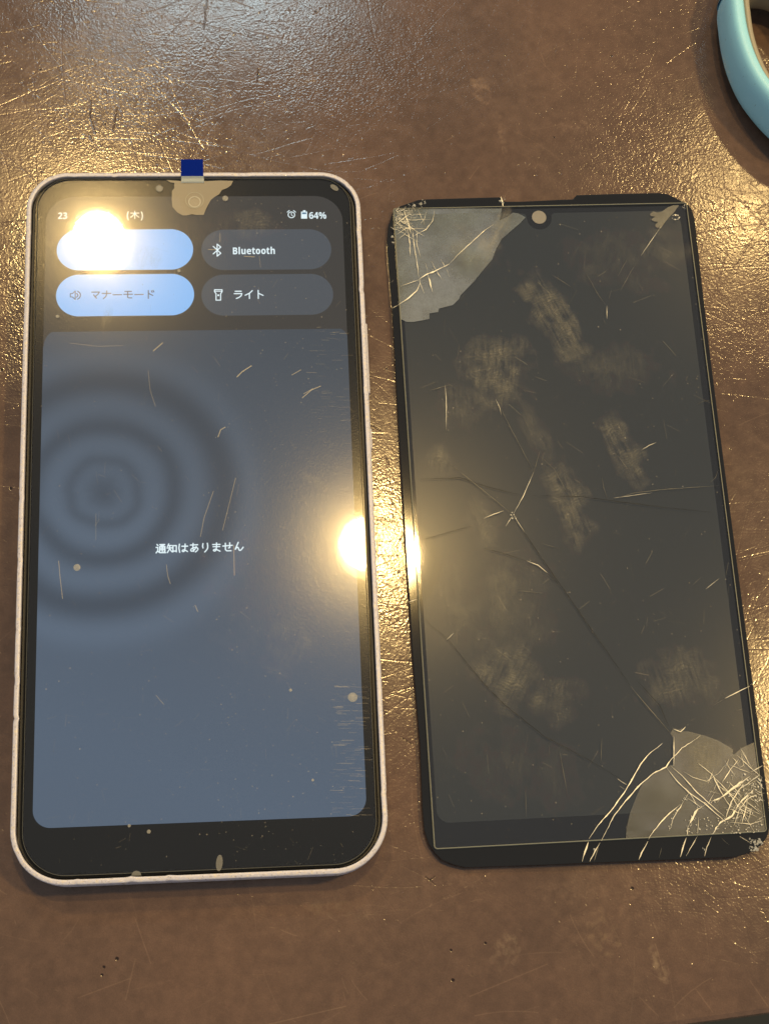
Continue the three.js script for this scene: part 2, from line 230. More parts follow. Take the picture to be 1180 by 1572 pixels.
  const glyphs = { // strokes on a 100 x 100 cell; 'q' marks a curve through its middle point
    マ: [[[12, 20], [86, 20], [72, 45], [44, 70]], [[30, 50], [58, 86]]], ナ: [[[8, 36], [92, 36]], [[52, 8], [52, 40], [44, 68], [20, 92]]], ー: [[[8, 50], [92, 50]]],
    モ: [[[18, 16], [82, 16]], [[8, 47], [92, 47]], [[46, 16], [46, 80], [56, 86], [86, 86]]], ド: [[[36, 8], [36, 94]], [[38, 40], [80, 62]], [[66, 12], [74, 28]], [[82, 8], [90, 24]]],
    ラ: [[[20, 14], [80, 14]], [[10, 40], [86, 40], [78, 64], [56, 82], [30, 92]]], イ: [[[84, 8], [56, 36], [12, 58]], [[54, 38], [54, 94]]], ト: [[[36, 6], [36, 94]], [[38, 38], [84, 62]]],
    通: [[[14, 8], [24, 20]], [[6, 38], [22, 38], [22, 70], [6, 92]], [[22, 76], [40, 90], [96, 92]], [[40, 10], [88, 10], [66, 24]], [[50, 18], [66, 26]], [[40, 30], [40, 82]], [[40, 30], [90, 30], [90, 80], [82, 80]], [[40, 46], [90, 46]], [[40, 62], [90, 62]], [[65, 30], [65, 80]]],
    知: [[[20, 6], [8, 32]], [[16, 22], [48, 22]], [[4, 46], [52, 46]], [[30, 22], [28, 56], [6, 92]], [[30, 56], [50, 84]], [[60, 24], [60, 86]], [[60, 24], [92, 24], [92, 86]], [[60, 78], [92, 78]]],
    は: [[[16, 10], [10, 50], [18, 92]], [[38, 32], [94, 32]], [[70, 10], [70, 70], [56, 88], [40, 82], [46, 68], [70, 70], [92, 86]]],
    あ: [[[14, 22], [84, 20]], [[40, 6], [38, 50], [46, 86]], [[70, 38], [58, 68], [30, 88], [14, 76], [24, 56], [56, 44], [84, 52], [88, 72], [62, 92]]],
    り: [[[28, 10], [24, 34], [28, 54]], [[70, 8], [76, 40], [68, 72], [44, 94]]],
    ま: [[[14, 22], [86, 22]], [[18, 44], [82, 44]], [[52, 6], [52, 72], [36, 90], [18, 82], [28, 68], [52, 72], [84, 90]]],
    せ: [[[4, 40], [96, 34]], [[72, 8], [72, 56], [60, 60]], [[30, 12], [30, 76], [42, 88], [84, 88]]], ん: [[[48, 6], [8, 92], [34, 52], [48, 58], [54, 88], [74, 86], [94, 56]]],
    木: [[[6, 30], [94, 30]], [[50, 6], [50, 96]], [[48, 32], [30, 60], [6, 80]], [[52, 32], [70, 60], [94, 80]]],
  };
  const kana = (text, a, b, weight, color) => { // a, b: photo pixels of the text box's left top and right bottom
    const [x0, y0] = cx(...a), [x1, y1] = cx(...b), n = [...text].length, cell = (x1 - x0) / n, size = Math.min(cell * 0.94, y1 - y0); x.strokeStyle = color; x.lineWidth = weight * size;
    [...text].forEach((g, i) => glyphs[g].forEach((st) => { x.beginPath(); const p = st.map(([u, v]) => [x0 + i * cell + (cell - size) / 2 + u / 100 * size, (y0 + y1) / 2 + (v - 50) / 100 * size]); x.moveTo(...p[0]); if (p.length < 4) p.slice(1).forEach((k) => x.lineTo(...k)); else if ('はありまん'.includes(g)) { for (let k = 1; k < p.length - 1; k++) { const e = k === p.length - 2 ? p[k + 1] : [(p[k][0] + p[k + 1][0]) / 2, (p[k][1] + p[k + 1][1]) / 2]; x.quadraticCurveTo(...p[k], ...e); } } else p.slice(1).forEach((k) => x.lineTo(...k)); x.stroke(); }));
  };
  kana('マナーモード', [139, 445], [238.5, 460], 0.1, DK); kana('ライト', [357.5, 444], [407, 460.5], 0.12, WH); kana('通知はありません', [238.5, 830.5], [375, 851], 0.125, WH); kana('木', [199.5, 322.5], [215, 337.5], 0.09, css(0.75, 0.8, 0.8));
  const latin = (t, a, wpx, hpx, color) => { const [X, Y] = cx(...a); x.font = `bold ${hpx * S / 0.715}px sans-serif`; x.fillStyle = color; x.textBaseline = 'alphabetic'; const w = x.measureText(t).width; x.save(); x.translate(X, Y); x.scale(wpx * S / w, 1); x.fillText(t, 0, 0); x.restore(); };
  latin('Bluetooth', [356.5, 390.5], 71, 12.2, WH); latin('64%', [474, 336], 29.5, 12.2, WH); latin('23', [89, 336.5], 16, 11.5, css(0.75, 0.8, 0.8)); latin('(', [194.5, 336], 4.5, 13, css(0.75, 0.8, 0.8)); latin(')', [216, 336], 4.5, 13, css(0.75, 0.8, 0.8));
  const path = (pts, w, color, fill, close) => { x.beginPath(); pts.forEach((p, i) => (i ? x.lineTo(...cx(...p)) : x.moveTo(...cx(...p)))); if (close) x.closePath(); if (fill) { x.fillStyle = color; x.fill(); } else { x.strokeStyle = color; x.lineWidth = w * S; x.stroke(); } };
  path([[327.5, 378.5], [339, 389], [333.5, 393.5], [333.5, 375], [339, 379.5], [327.5, 390]], 1.9, WH);                                    // radio rune
  path([[329.5, 445], [341, 445], [341, 448], [338.8, 451], [338.8, 461], [331.8, 461], [331.8, 451], [329.5, 448]], 1.8, WH, false, true); // torch
  path([[329.5, 447.4], [341, 447.4]], 1.4, WH); { const [X, Y] = cx(335.3, 453.5); x.fillStyle = WH; x.beginPath(); x.arc(X, Y, 1.6 * S, 0, 7); x.fill(); }
  path([[108.5, 451], [111.5, 451], [116, 447], [116, 460], [111.5, 456], [108.5, 456]], 1.3, DK, false, true);                             // speaker
  { const [X, Y] = cx(116.5, 453.5); x.strokeStyle = DK; x.lineWidth = 1.6 * S; for (const r of [3.6, 7.6]) { x.beginPath(); x.arc(X, Y, r * S, -1.15, 1.15); x.stroke(); } }
  { const [X, Y] = cx(447.3, 330); x.strokeStyle = WH; x.lineWidth = 1.6 * S; x.beginPath(); x.arc(X, Y, 5.4 * S, 0, 7); x.stroke(); path([[447.3, 327], [447.3, 330.3], [449.6, 332]], 1.3, WH); path([[441, 326], [444, 323.4]], 1.6, WH); path([[453.6, 326], [450.6, 323.4]], 1.6, WH); }
  path([[462, 325], [465, 325], [465, 323], [469, 323], [469, 325], [471.5, 325], [471.5, 336], [462, 336]], 1, WH, true, true); path([[463.6, 326.4], [470, 326.4], [470, 329], [463.6, 329]], 1, css(0.1, 0.2, 0.3), true, true);
  const et = tex(c, true); et.wrapS = et.wrapT = THREE.ClampToEdgeWrapping;
  part('display_screen', sheet(shape, ZG + 0.08, [dl, db, DW, DH]), std({ color: rgb(0.008, 0.008, 0.009), roughness: 0.145, ior: 1.5, specularIntensity: 0.32, bumpMap: sparkle, bumpScale: 3.5e-6, emissive: rgb(1, 1, 1), emissiveMap: et }), phone);
  part('front_camera', slab(roundRect(cam[0] - 1.2, cam[1] - 1.2, cam[0] + 1.2, cam[1] + 1.2, [1.2, 1.2, 1.2, 1.2], 10), ZG + 0.02, ZG + 0.1, 0.02), std({ color: rgb(0.1, 0.1, 0.095), roughness: 0.2 }), phone);
  // side buttons
  for (const [a, b] of [[500, 607], [661, 692]]) { const y0 = at(562, b, 5)[1], y1 = at(562, a, 5)[1]; part('side_button', slab(roundRect(PW / 2 - 0.5, y0, PW / 2 + 0.42, y1, [0.3, 0.3, 0.3, 0.3], 5), 4.4, 6.4, 0.25), frameMat, phone); }
  // protective film with its own edge, marks, bubbles and pull tab
  const film = part('screen_film', sheet(roundRect(gl[0] + 0.5, gl[1] + 0.4, gl[2] - 0.4, gl[3] - 0.15, [8.4, 8.4, 6.8, 6.8], 18), ZG + 0.4), paneMat, phone);
  part('film_edge', band(dense(roundRect(gl[0] + 0.5, gl[1] + 0.4, gl[2] - 0.4, gl[3] - 0.15, [8.4, 8.4, 6.8, 6.8], 18), 1), [[-0.03, ZG + 0.02], [0, ZG + 0.34], [0.1, ZG + 0.42]]), std({ color: rgb(0.16, 0.15, 0.1), roughness: 0.25 }), film);
  const grime = marks(gl, 'phone'); part('smudge', sheet(roundRect(gl[0] + 0.8, gl[1] + 0.8, gl[2] - 0.8, gl[3] - 0.6, [8, 8, 6.4, 6.4], 14), ZG + 0.5, [gl[0], gl[1], gl[2] - gl[0], gl[3] - gl[1]]), grime, film);
  const lift = [[250, 277], [255.6, 277], [262, 281], [268, 281.7], [268, 289.6], [264.4, 294], [264, 307], [265, 318.5], [272.4, 327], [280.8, 331.6], [287, 331.6], [294.7, 329.7], [302, 331], [313, 330.6], [316, 323], [319, 316.7], [323.6, 308], [329, 303.6], [336.7, 299], [341, 292.4], [348.8, 289.6], [355, 285], [358, 278.6], [338.5, 278], [317, 279], [278, 279]];
  const liftMat = std({ color: rgb(0.36, 0.31, 0.21), roughness: 0.3, transparent: true, opacity: 0.6 });
  const lf = part('lifted_patch', sheet(lift.map((p) => q(...p)).reverse(), ZG + 0.26), liftMat, film); lf.userData.label = 'tan patch of unstuck film over the front camera';
  for (const [r0, r1, al] of [[1.1, 1.35, 0.3], [1.8, 1.98, 0.2]]) { const s = new THREE.Shape().absarc(cam[0], cam[1] + (r0 > 1.5 ? 0.4 : 0), r1, 0, Math.PI * 2); s.holes.push(new THREE.Path().absarc(cam[0], cam[1] + (r0 > 1.5 ? 0.4 : 0), r0, 0, Math.PI * 2)); part('camera_ring', sheet(s, ZG + 0.32), std({ color: rgb(al + 0.1, al + 0.08, al), roughness: 0.4 }), film); }
  const bub = std({ color: rgb(0.42, 0.42, 0.38), roughness: 0.3, transparent: true, opacity: 0.34 });
  for (const [bx, by, r] of [[245, 291, 6], [346, 306, 5], [541, 1071, 7.2], [119, 872, 5.4], [89, 487, 3], [275, 417, 3], [229, 1277, 2.8], [199, 1268, 2.2], [446, 1060, 2.4], [480, 1198, 2]]) { const p = q(bx, by), g = new THREE.SphereGeometry(r / 7.5, 16, 8); g.scale(1, 1, 0.12); g.translate(p[0], p[1], ZG + 0.45); part('air_bubble', place(g), bub, film); }
  { const p = q(337, 1325), s = new THREE.Shape().absellipse(p[0], p[1], 0.62, 1.5, 0, Math.PI * 2, false, -0.1); part('air_bubble', sheet(s, ZG + 0.58), bub, film); const o = q(210, 1342), s2 = new THREE.Shape().absarc(o[0], o[1] - 0.3, 0.9, 0, Math.PI); part('air_bubble', sheet(s2, ZG + 0.58), bub, film); const e = at(513, 290, ZG), s3 = new THREE.Shape().absellipse(e[0], e[1], 1, 0.55, 0, Math.PI * 2, false, -0.7); part('air_bubble', sheet(s3, ZG + 0.58), bub, film); }
  // the pull tab: a clear strip stuck on the glass edge that ends in a blue tongue over the table
  const strip = (y0, y1, f, w0, w1, xo, t) => { // bent strip along y
    const n = 10, pos = [], idx = []; for (let i = 0; i <= n; i++) { const y = y0 + (y1 - y0) * i / n, z = f(i / n); for (const [s, d] of [[-1, 0], [1, 0], [1, t], [-1, t]]) pos.push(xo + s * (w0 + (w1 - w0) * i / n) / 2, y, z - d); }
    for (let i = 0; i < n; i++) for (let k = 0; k < 4; k++) { const a = i * 4 + k, b = i * 4 + (k + 1) % 4; idx.push(a, b, b + 4, a, b + 4, a + 4); } idx.push(0, 2, 1, 0, 3, 2); const e = n * 4; idx.push(e, e + 1, e + 2, e, e + 2, e + 3);
    const g = new THREE.BufferGeometry(); g.setAttribute('position', new THREE.Float32BufferAttribute(pos, 3)); g.setIndex(idx); const h = g.toNonIndexed(); h.computeVertexNormals(); return place(h); };
  const a = q(296.5, 282), b2 = at(295.2, 270.5, 8.9), t2 = at(295.2, 243.5, 9.4);
  const clear = part('tab_base', strip(a[1], b2[1], (t) => ZG + 0.36 + 0.34 * t + 0.14 * Math.sin(t * 7), 4.9, 4.8, (a[0] + b2[0]) / 2, 0.06), std({ color: rgb(0.5, 0.56, 0.56), roughness: 0.16, transparent: true, opacity: 0.62 }), film);
  const tab = part('pull_tab', strip(b2[1] + 0.02, t2[1], (t) => 8.86 + 0.55 * t - 0.25 * t * t, 4.75, 4.75, b2[0], 0.12), std({ color: rgb(0.001, 0.014, 0.21), roughness: 0.6, specularIntensity: 0.05 }), film); tab.userData.label = 'blue pull tab at the top of the screen film';
}

// grease, prints, specks and hair scratches on a screen, as a colour map with its own coverage
function marks(gl, which) {
  const W = 960, Hh = 2000, c = canvas(W, Hh), x = c.getContext('2d'), X = (p) => [(p[0] - gl[0]) / (gl[2] - gl[0]) * W, (gl[3] - p[1]) / (gl[3] - gl[1]) * Hh];
  const loc = which === 'phone' ? (a, b) => X(at(a, b, ZG)) : (a, b) => X(panelLocal(a, b));
  const k = W / (gl[2] - gl[0]) / 7.6; // canvas pixels per photo pixel
  x.lineCap = 'round';
  const G = which === 'phone' ? 1.1 : 1.5;
  const grease = new Float32Array(W * Hh), cell = k * 7.6; // coverage by wiped-on skin grease
  const dab = (px, py, rx, ry, rot, al, ridges, dir) => { // soft, uneven, streaked; fingertip dabs carry ridges
    const [u, v] = loc(px, py), RX = rx * k, RY = ry * k, R = Math.max(RX, RY) * 1.5, cs = Math.cos(rot), sn = Math.sin(rot), ox = px * 3.7, oy = py * 2.9;
    for (let j = Math.max(0, Math.floor(v - R)); j < Math.min(Hh, v + R); j++) for (let i = Math.max(0, Math.floor(u - R)); i < Math.min(W, u + R); i++) {
      const dx = i - u, dy = j - v, a = dx * cs + dy * sn, b = -dx * sn + dy * cs, wx = a / RX + (fbm(i * 0.02 + ox, j * 0.02 + oy, 3) - 0.5) * 1.1, wy = b / RY + (fbm(i * 0.02 + oy, j * 0.02 + ox, 3) - 0.5) * 0.9, e = 1 - wx * wx - wy * wy;
      if (e <= 0) continue;
      const streak = 0.4 * fbm(a * 0.2 + ox, b * 0.022 + oy, 3) + 0.6 * fbm((i + j * 0.6) * 0.024 + oy, (j - i * 0.6) * 0.024 + ox, 5), fine = 0.45 * vnoise(i * 0.41 + j * 0.24 + ox, j * 0.41 - i * 0.24 + oy) + 0.55 * fbm(a * 0.32 + oy, b * 0.11 + ox, 3);
      let m = clamp((streak - 0.28) * 1.7, 0, 1) * (0.25 + 1.0 * fine * fine + 0.35 * fine);
      if (ridges) { const ph = (b + Math.sin(a * 0.028 + dir) * 10 + (fbm(i * 0.03 + ox, j * 0.03, 2) - 0.5) * 26) / (cell * 0.5) * 6.283; m *= 0.62 + 0.6 * clamp(0.5 + Math.sin(ph), 0, 1); }
      grease[j * W + i] = Math.max(grease[j * W + i], 0) + al * G * Math.min(1, e * 1.1) * m * (1 - grease[j * W + i]);
    }
  };
  const print = (px, py, rx, ry, rot, al, dir = 0) => { dab(px, py, rx * 1.15, ry * 1.1, rot, al * 1.5, true, dir); }, smear = (px, py, rx, ry, rot, al) => dab(px, py, rx, ry, rot, al * 1.5, false, 0);
  const line = (pts, w, al) => { x.strokeStyle = `rgba(225,215,185,${al})`; x.lineWidth = w * k; x.beginPath(); pts.forEach((p, i) => (i ? x.lineTo(...loc(...p)) : x.moveTo(...loc(...p)))); x.stroke(); };
  const speck = (px, py, r, al) => { const [u, v] = loc(px, py); x.fillStyle = `rgba(230,222,200,${al})`; x.beginPath(); x.ellipse(u, v, r * k, r * k * rr(0.6, 1), rr(0, 3), 0, 7); x.fill(); };
  if (which === 'phone') {
    print(452, 990, 34, 52, 0.5, 0.10); print(380, 345, 40, 26, 0.2, 0.12); smear(300, 360, 60, 30, 0.2, 0.06, 260); smear(430, 900, 110, 120, 0.6, 0.02, 400); smear(165, 495, 9, 34, 0.1, 0.2, 120); smear(480, 740, 34, 10, 0.6, 0.13, 70); smear(228, 395, 22, 26, 0.3, 0.1, 160);
    for (let i = 0; i < 120; i++) { const a = rr(505, 556), b = rr(1050, 1260); line([[a, b], [a + rr(4, 22), b + rr(-0.5, 0.5)]], rr(0.4, 0.9), rr(0.03, 0.2)); }
    for (let i = 0; i < 60; i++) { const a = rr(470, 535), b = rr(500, 720); line([[a, b], [a + rr(3, 18), b + rr(-0.6, 0.6)]], rr(0.4, 0.9), rr(0.03, 0.18)); }
    for (const [p, w, al] of [[[[364, 580], [372, 572], [386, 563]], 1.4, 0.5], [[[464, 612], [478, 600], [492, 594]], 1.3, 0.42], [[[466, 606], [480, 598]], 0.9, 0.4], [[[448, 577], [462, 569]], 1, 0.4], [[[236, 540], [250, 528]], 1.6, 0.4], [[[335, 672], [339, 661], [346, 657]], 1.4, 0.4], [[[308, 825], [314, 795], [328, 755]], 1, 0.3], [[[342, 815], [352, 775], [362, 735]], 1, 0.3], [[[359, 838], [360, 884]], 1, 0.35], [[[91, 862], [93, 885], [97, 920]], 1, 0.35], [[[256, 868], [258, 885], [262, 897]], 1, 0.3], [[[228, 570], [231, 600], [239, 625]], 0.9, 0.2], [[[108, 528], [150, 533], [190, 532]], 0.8, 0.25], [[[300, 930], [304, 940]], 1.2, 0.3], [[[240, 1068], [252, 1082]], 1, 0.2], [[[148, 790], [148, 830]], 0.8, 0.16], [[[375, 395], [391, 396]], 1.2, 0.4], [[[320, 384.5], [332, 385]], 1.2, 0.4], [[[338, 360], [338, 373]], 0.9, 0.3], [[[398, 395], [400, 412]], 0.8, 0.2], [[[180, 345], [150, 352]], 0.7, 0.1]]) line(p, w, al);
    for (let i = 0; i < 900; i++) { const t = rnd(); speck(t < 0.6 ? rr(60, 545) : rr(330, 500), rr(290, 1330), rr(0.3, 1.1), rr(0.04, 0.24)); }
    for (let i = 0; i < 240; i++) { const a = rr(70, 545), b = rr(300, 1330), t = rr(0, 3.14), l = rr(4, 22); line([[a, b], [a + Math.cos(t) * l, b + Math.sin(t) * l]], rr(0.3, 0.7), rr(0.03, 0.12)); }
  } else {
    print(850, 490, 34, 100, -0.38, 0.17, 1); print(762, 565, 56, 66, 0.1, 0.16); print(955, 690, 26, 62, -0.3, 0.15); print(872, 775, 30, 72, -0.25, 0.15); print(735, 800, 26, 50, -0.3, 0.12); print(775, 1030, 52, 54, 0.5, 0.13); print(1050, 1040, 66, 48, -0.2, 0.10, 2); print(675, 705, 26, 30, 0.2, 0.14); print(855, 1075, 40, 40, 0.3, 0.07); print(1085, 1175, 40, 46, 0.2, 0.13);
    smear(730, 380, 50, 42, 0.5, 0.12, 260); smear(1020, 385, 46, 40, 0.2, 0.07, 200); smear(700, 930, 40, 80, 0, 0.09, 300); smear(790, 930, 70, 90, 0.2, 0.045, 300); smear(940, 560, 90, 50, 0, 0.05, 260); smear(700, 620, 46, 50, 0, 0.07, 200); smear(950, 400, 90, 60, 0.3, 0.04, 240); smear(760, 355, 22, 60, 0.5, 0.18, 160); smear(820, 660, 20, 80, -0.3, 0.06, 140); smear(765, 900, 30, 60, 0.1, 0.08, 160); smear(810, 1180, 120, 60, 0.2, 0.025, 260);
    for (let i = 0; i < 700; i++) speck(rr(640, 1140), rr(330, 1290), rr(0.3, 1.1), rr(0.05, 0.3));
    for (let i = 0; i < 150; i++) { const a = rr(640, 1120), b = rr(330, 1270), t = rr(0, 3.14), l = rr(4, 30); line([[a, b], [a + Math.cos(t) * l, b + Math.sin(t) * l]], rr(0.3, 0.8), rr(0.04, 0.16)); }
  }
  const im = x.getImageData(0, 0, W, Hh), d = im.data;
  for (let i = 0; i < W * Hh; i++) { const a = d[i * 4 + 3] / 255, g = Math.min(0.8, grease[i]), t = a + g * (1 - a); if (t <= 0) continue; const c0 = [196, 190, 168]; for (let q = 0; q < 3; q++) d[i * 4 + q] = (d[i * 4 + q] * a + c0[q] * g * (1 - a)) / t; d[i * 4 + 3] = Math.round(255 * t); }
  x.putImageData(im, 0, 0);
  const t = tex(c, true); t.wrapS = t.wrapT = THREE.ClampToEdgeWrapping;
  return std({ map: t, transparent: true, roughness: 0.55, ior: 1.3 });
}

// ---------------------------------------------------------------- the removed display panel with its cracked glass
const PC = [77.0946, -0.192], PYAW = 0.011, PZ = 0.6, TOPZ = 1.85;
function panelLocal(px, py, z = PZ + TOPZ) { const p = at(px, py, z), x = p[0] - PC[0], y = p[1] - PC[1]; return [x * Math.cos(PYAW) + y * Math.sin(PYAW), -x * Math.sin(PYAW) + y * Math.cos(PYAW)]; }
{
  const panel = thing('display_panel', 'black phone display panel taken out of its phone, glass cracked at two corners', 'phone screen', PC[0], PC[1], PZ);
  panel.rotation.set(-0.004, PYAW, 0.0105, 'YXZ');
  const L = (a, b) => panelLocal(a, b), B = (a, b) => panelLocal(a, b, PZ + 1.2);
  const outline = [[603, 492], [598.3, 428], [593.8, 371], [596, 345], [603.5, 322], [612, 315], [622, 311.5], [641.4, 304.8], [656, 303.6], [768.6, 301], [771.7, 307], [779, 308], [800, 308], [858.5, 305.5], [878.8, 305], [885, 298.5], [940, 297], [1011, 295.8], [1023, 297.6], [1034, 302.5], [1048, 309.5], [1057, 315], [1062, 323], [1066, 338.5], [1074.6, 417], [1088.6, 540], [1101, 640], [1126.8, 840], [1151.5, 1030], [1164.4, 1130], [1174, 1205], [1180.5, 1255], [1178.5, 1275], [1175, 1286], [1168, 1296], [1157, 1306.5], [1146, 1310], [1141, 1312], [1126, 1316], [1060, 1319], [820, 1328.5], [715, 1332], [696, 1327.5], [679, 1320.7], [667.5, 1310], [657, 1293.6], [651, 1275], [648, 1240], [644.2, 1140], [632.4, 1000], [616.3, 740], [610.8, 640]].map((p) => B(...p)).reverse();
  part('backing', slab(outline, 0, 1.22, 0.22), std({ color: rgb(0.008, 0.008, 0.0075), roughness: 0.06, ior: 1.5 }), panel);
  const l0 = (L(632, 640)[0] + L(668.3, 1230)[0]) / 2, r0 = (L(1070, 540)[0] + L(1131.5, 1030)[0]) / 2, b0 = (L(720, 1260.5)[1] + L(820, 1257)[1]) / 2, t0 = L(940, 323)[1];
  const hole = L(828, 331), nr = 2.75, body = roundRect(l0, b0, r0, t0, [2.6, 2.6, 3.4, 3.4], 12), drop = [], hy = hole[1] - 0.25;
  for (let k = 0; k <= 6; k++) { const t = k / 6 * Math.PI / 2; drop.push([hole[0] + nr + 1 - 1 * Math.sin(t), t0 - 1 + Math.cos(t)]); }
  for (let k = 0; k <= 18; k++) { const t = -k / 18 * Math.PI; drop.push([hole[0] + nr * Math.cos(t), hy + nr * Math.sin(t)]); }
  for (let k = 0; k <= 6; k++) { const t = k / 6 * Math.PI / 2; drop.push([hole[0] - nr - 1 + Math.cos(t), t0 - 1 + Math.sin(t)]); }
  body.splice(39, 0, ...drop);
  part('display', sheet(body, 1.3), std({ color: rgb(0.027, 0.035, 0.048), roughness: 0.2, ior: 1.5, specularIntensity: 0.25 }), panel);
  part('camera_hole', slab(roundRect(hole[0] - 1.62, hole[1] - 1.62, hole[0] + 1.62, hole[1] + 1.62, [1.62, 1.62, 1.62, 1.62], 14), 1.24, 1.4, 0.03), std({ color: rgb(0.2, 0.19, 0.17), roughness: 0.35 }), panel);
  // tempered glass sheet
  const gl0 = [-33.13, -69.5, 33.13, 69.5], glassOut = roundRect(...gl0, [0.7, 0.7, 0.5, 0.5], 5);
  const film = part('glass_sheet', sheet(glassOut, TOPZ), std({ color: rgb(1, 1, 1), transmission: 1, thickness: 0, roughness: 0.03, ior: 1.52 }), panel);
  film.userData.label = 'cracked clear tempered glass sheet';
  part('glass_edge', band(dense(glassOut, 1), [[-0.01, 1.26], [-0.01, TOPZ - 0.14], [0.12, TOPZ - 0.03], [0.2, TOPZ]]), std({ color: rgb(0.3, 0.3, 0.21), roughness: 0.3, ior: 1.52 }), film);
  const cloudy = (() => { const n = 512, d = new Uint8Array(n * n * 4); for (let y = 0; y < n; y++) for (let x = 0; x < n; x++) { const o = (y * n + x) * 4, v = clamp(158 + (fbm(x * 0.013, y * 0.013, 4) - 0.5) * 90 + (fbm(x * 0.3, y * 0.26, 2) - 0.5) * 26 + (rnd() - 0.5) * 14, 60, 255); d[o] = v; d[o + 1] = v; d[o + 2] = v * (0.9 + 0.12 * vnoise(x * 0.012, y * 0.012)); d[o + 3] = 255; } const t = new THREE.DataTexture(d, n, n, THREE.RGBAFormat); t.magFilter = THREE.LinearFilter; t.wrapS = t.wrapT = THREE.RepeatWrapping; t.colorSpace = THREE.SRGBColorSpace; t.needsUpdate = true; return t; })();
  const patchMat = (c, o) => std({ color: c, map: cloudy, roughness: 0.3, transparent: true, opacity: o });
  const edgeIn = (p) => [clamp(p[0], gl0[0] + 0.22, gl0[2] - 0.22), clamp(p[1], gl0[1] + 0.22, gl0[3] - 0.22)];
  const patch = (pts, c, o) => part('lifted_patch', sheet(pts.map((p) => edgeIn(L(...p))).reverse(), 1.6, [0, 0, 34, 34]), patchMat(c, o), film);
  patch([[615, 487.6], [624.5, 492], [635, 492], [647, 490], [659.4, 487.6], [659.4, 479], [673, 477], [674, 471.7], [695.5, 466.4], [705, 457], [707, 451.6], [728, 430], [745, 409], [755.8, 396.5], [762, 379.6], [770.7, 364.7], [783, 354], [798, 341.4], [807, 332], [796, 325.6], [787.6, 324.5], [779, 331], [767.5, 336], [770.7, 318], [680, 310], [595, 310], [590, 400]].reverse(), rgb(0.5, 0.62, 0.8), 0.56);
  patch([[961.4, 1300], [961, 1270.7], [966.5, 1248], [976.6, 1222], [986.8, 1199.5], [1000.8, 1188], [1021, 1178], [1032.6, 1174], [1032.6, 1133], [1028, 1126], [1032.6, 1118], [1042.7, 1120.7], [1047, 1117], [1046, 1123], [1055.4, 1123], [1081, 1129.6], [1101, 1137], [1116.5, 1146], [1124, 1151], [1122.8, 1157], [1125, 1159], [1136.8, 1148.6], [1155.9, 1140], [1190, 1130], [1200, 1300]].reverse(), rgb(0.42, 0.46, 0.52), 0.42);
  patch([[1033, 314.4], [1042, 314.4], [1035, 324.6], [1027, 332.7], [1021, 340], [1014, 350], [1011, 349.5], [1013.4, 345], [1010, 349], [1006, 348], [1005.8, 344], [1010, 340], [1003.7, 339], [1000, 337], [1001, 334.8], [1005.8, 331.7], [998.7, 331], [997.6, 327.6], [1002.7, 323.6], [1008.8, 325.6], [1016, 324], [1025, 317.5]].reverse(), rgb(0.5, 0.5, 0.46), 0.75);
  part('smudge', sheet([[gl0[0] + 0.3, gl0[1] + 0.3], [gl0[2] - 0.3, gl0[1] + 0.3], [gl0[2] - 0.3, gl0[3] - 0.3], [gl0[0] + 0.3, gl0[3] - 0.3]], TOPZ + 0.08, [gl0[0], gl0[1], gl0[2] - gl0[0], gl0[3] - gl0[1]]), marks(gl0, 'panel'), film);
  // cracks
  const bright = std({ color: rgb(0.88, 0.84, 0.68), roughness: 0.25, ior: 1.52 }), faint = std({ color: rgb(0.22, 0.21, 0.165), roughness: 0.3 }), dark = std({ color: rgb(0.012, 0.012, 0.011), roughness: 0.45 });
  const Z = TOPZ + 0.12, inside = (p) => p[0] > gl0[0] && p[0] < gl0[2] && p[1] > gl0[1] && p[1] < gl0[3];
  const crack = (pts, w, m, rough = 0.3) => part('crack', place(ridge(pts.map((p) => L(...p)), w * (m === dark ? 1.25 : m === faint ? 0.62 : L(...pts[0])[1] < -35 || L(...pts[0])[0] < -18 ? 0.85 : 0.62), Z, rough)), m, film);
  // upper left corner
  crack([[611, 467], [625, 458], [640, 445], [645, 434], [644, 427]], 0.26, bright); crack([[615, 438], [635, 431], [644, 428]], 0.12, bright); crack([[644, 427], [655, 420], [668, 415], [680, 409], [690, 404]], 0.32, bright, 0.6); crack([[690, 404], [705, 388], [725, 370], [745, 352], [757, 344]], 0.15, bright);
  for (const [p, w] of [[[[645, 432], [651, 449]], 0.14], [[[656, 418], [660, 430], [661, 437], [664, 447]], 0.2], [[[653, 403], [657, 418]], 0.13], [[[668, 410], [673, 420], [678, 428]], 0.13], [[[663, 401], [669, 413]], 0.1], [[[677, 397], [683, 409]], 0.12], [[[685, 411], [690, 424]], 0.1], [[[626, 345], [629, 370], [630, 393]], 0.16], [[[633, 350], [636, 375], [640, 402], [643, 425]], 0.17], [[[620, 322], [627, 340], [631, 357]], 0.2], [[[641, 320], [650, 338], [652, 345]], 0.16], [[[667, 320], [664, 338], [655, 350], [640, 358], [633, 362]], 0.12], [[[606, 345], [618, 335], [628, 328]], 0.18], [[[609, 358], [622, 350], [634, 345]], 0.14], [[[640, 342], [640, 375], [646, 395]], 0.08], [[[612, 366], [624, 355]], 0.1], [[[655, 322], [652, 334], [645, 343]], 0.1]]) crack(p, w, bright, 0.6);
  const flakes = [];
  for (let i = 0; i < 150; i++) { const a = rr(606, 640), b = rr(321, 358); if ((a - 606) / 40 + (b - 321) / 42 > 1.25 - 0.5 * rnd()) continue; const p = L(a, b), q = rr(0, 3.14), l = rr(0.4, 1.6); flakes.push(ridge([p, [p[0] + Math.cos(q) * l, p[1] + Math.sin(q) * l]], rr(0.08, 0.22), Z, 0.5)); }
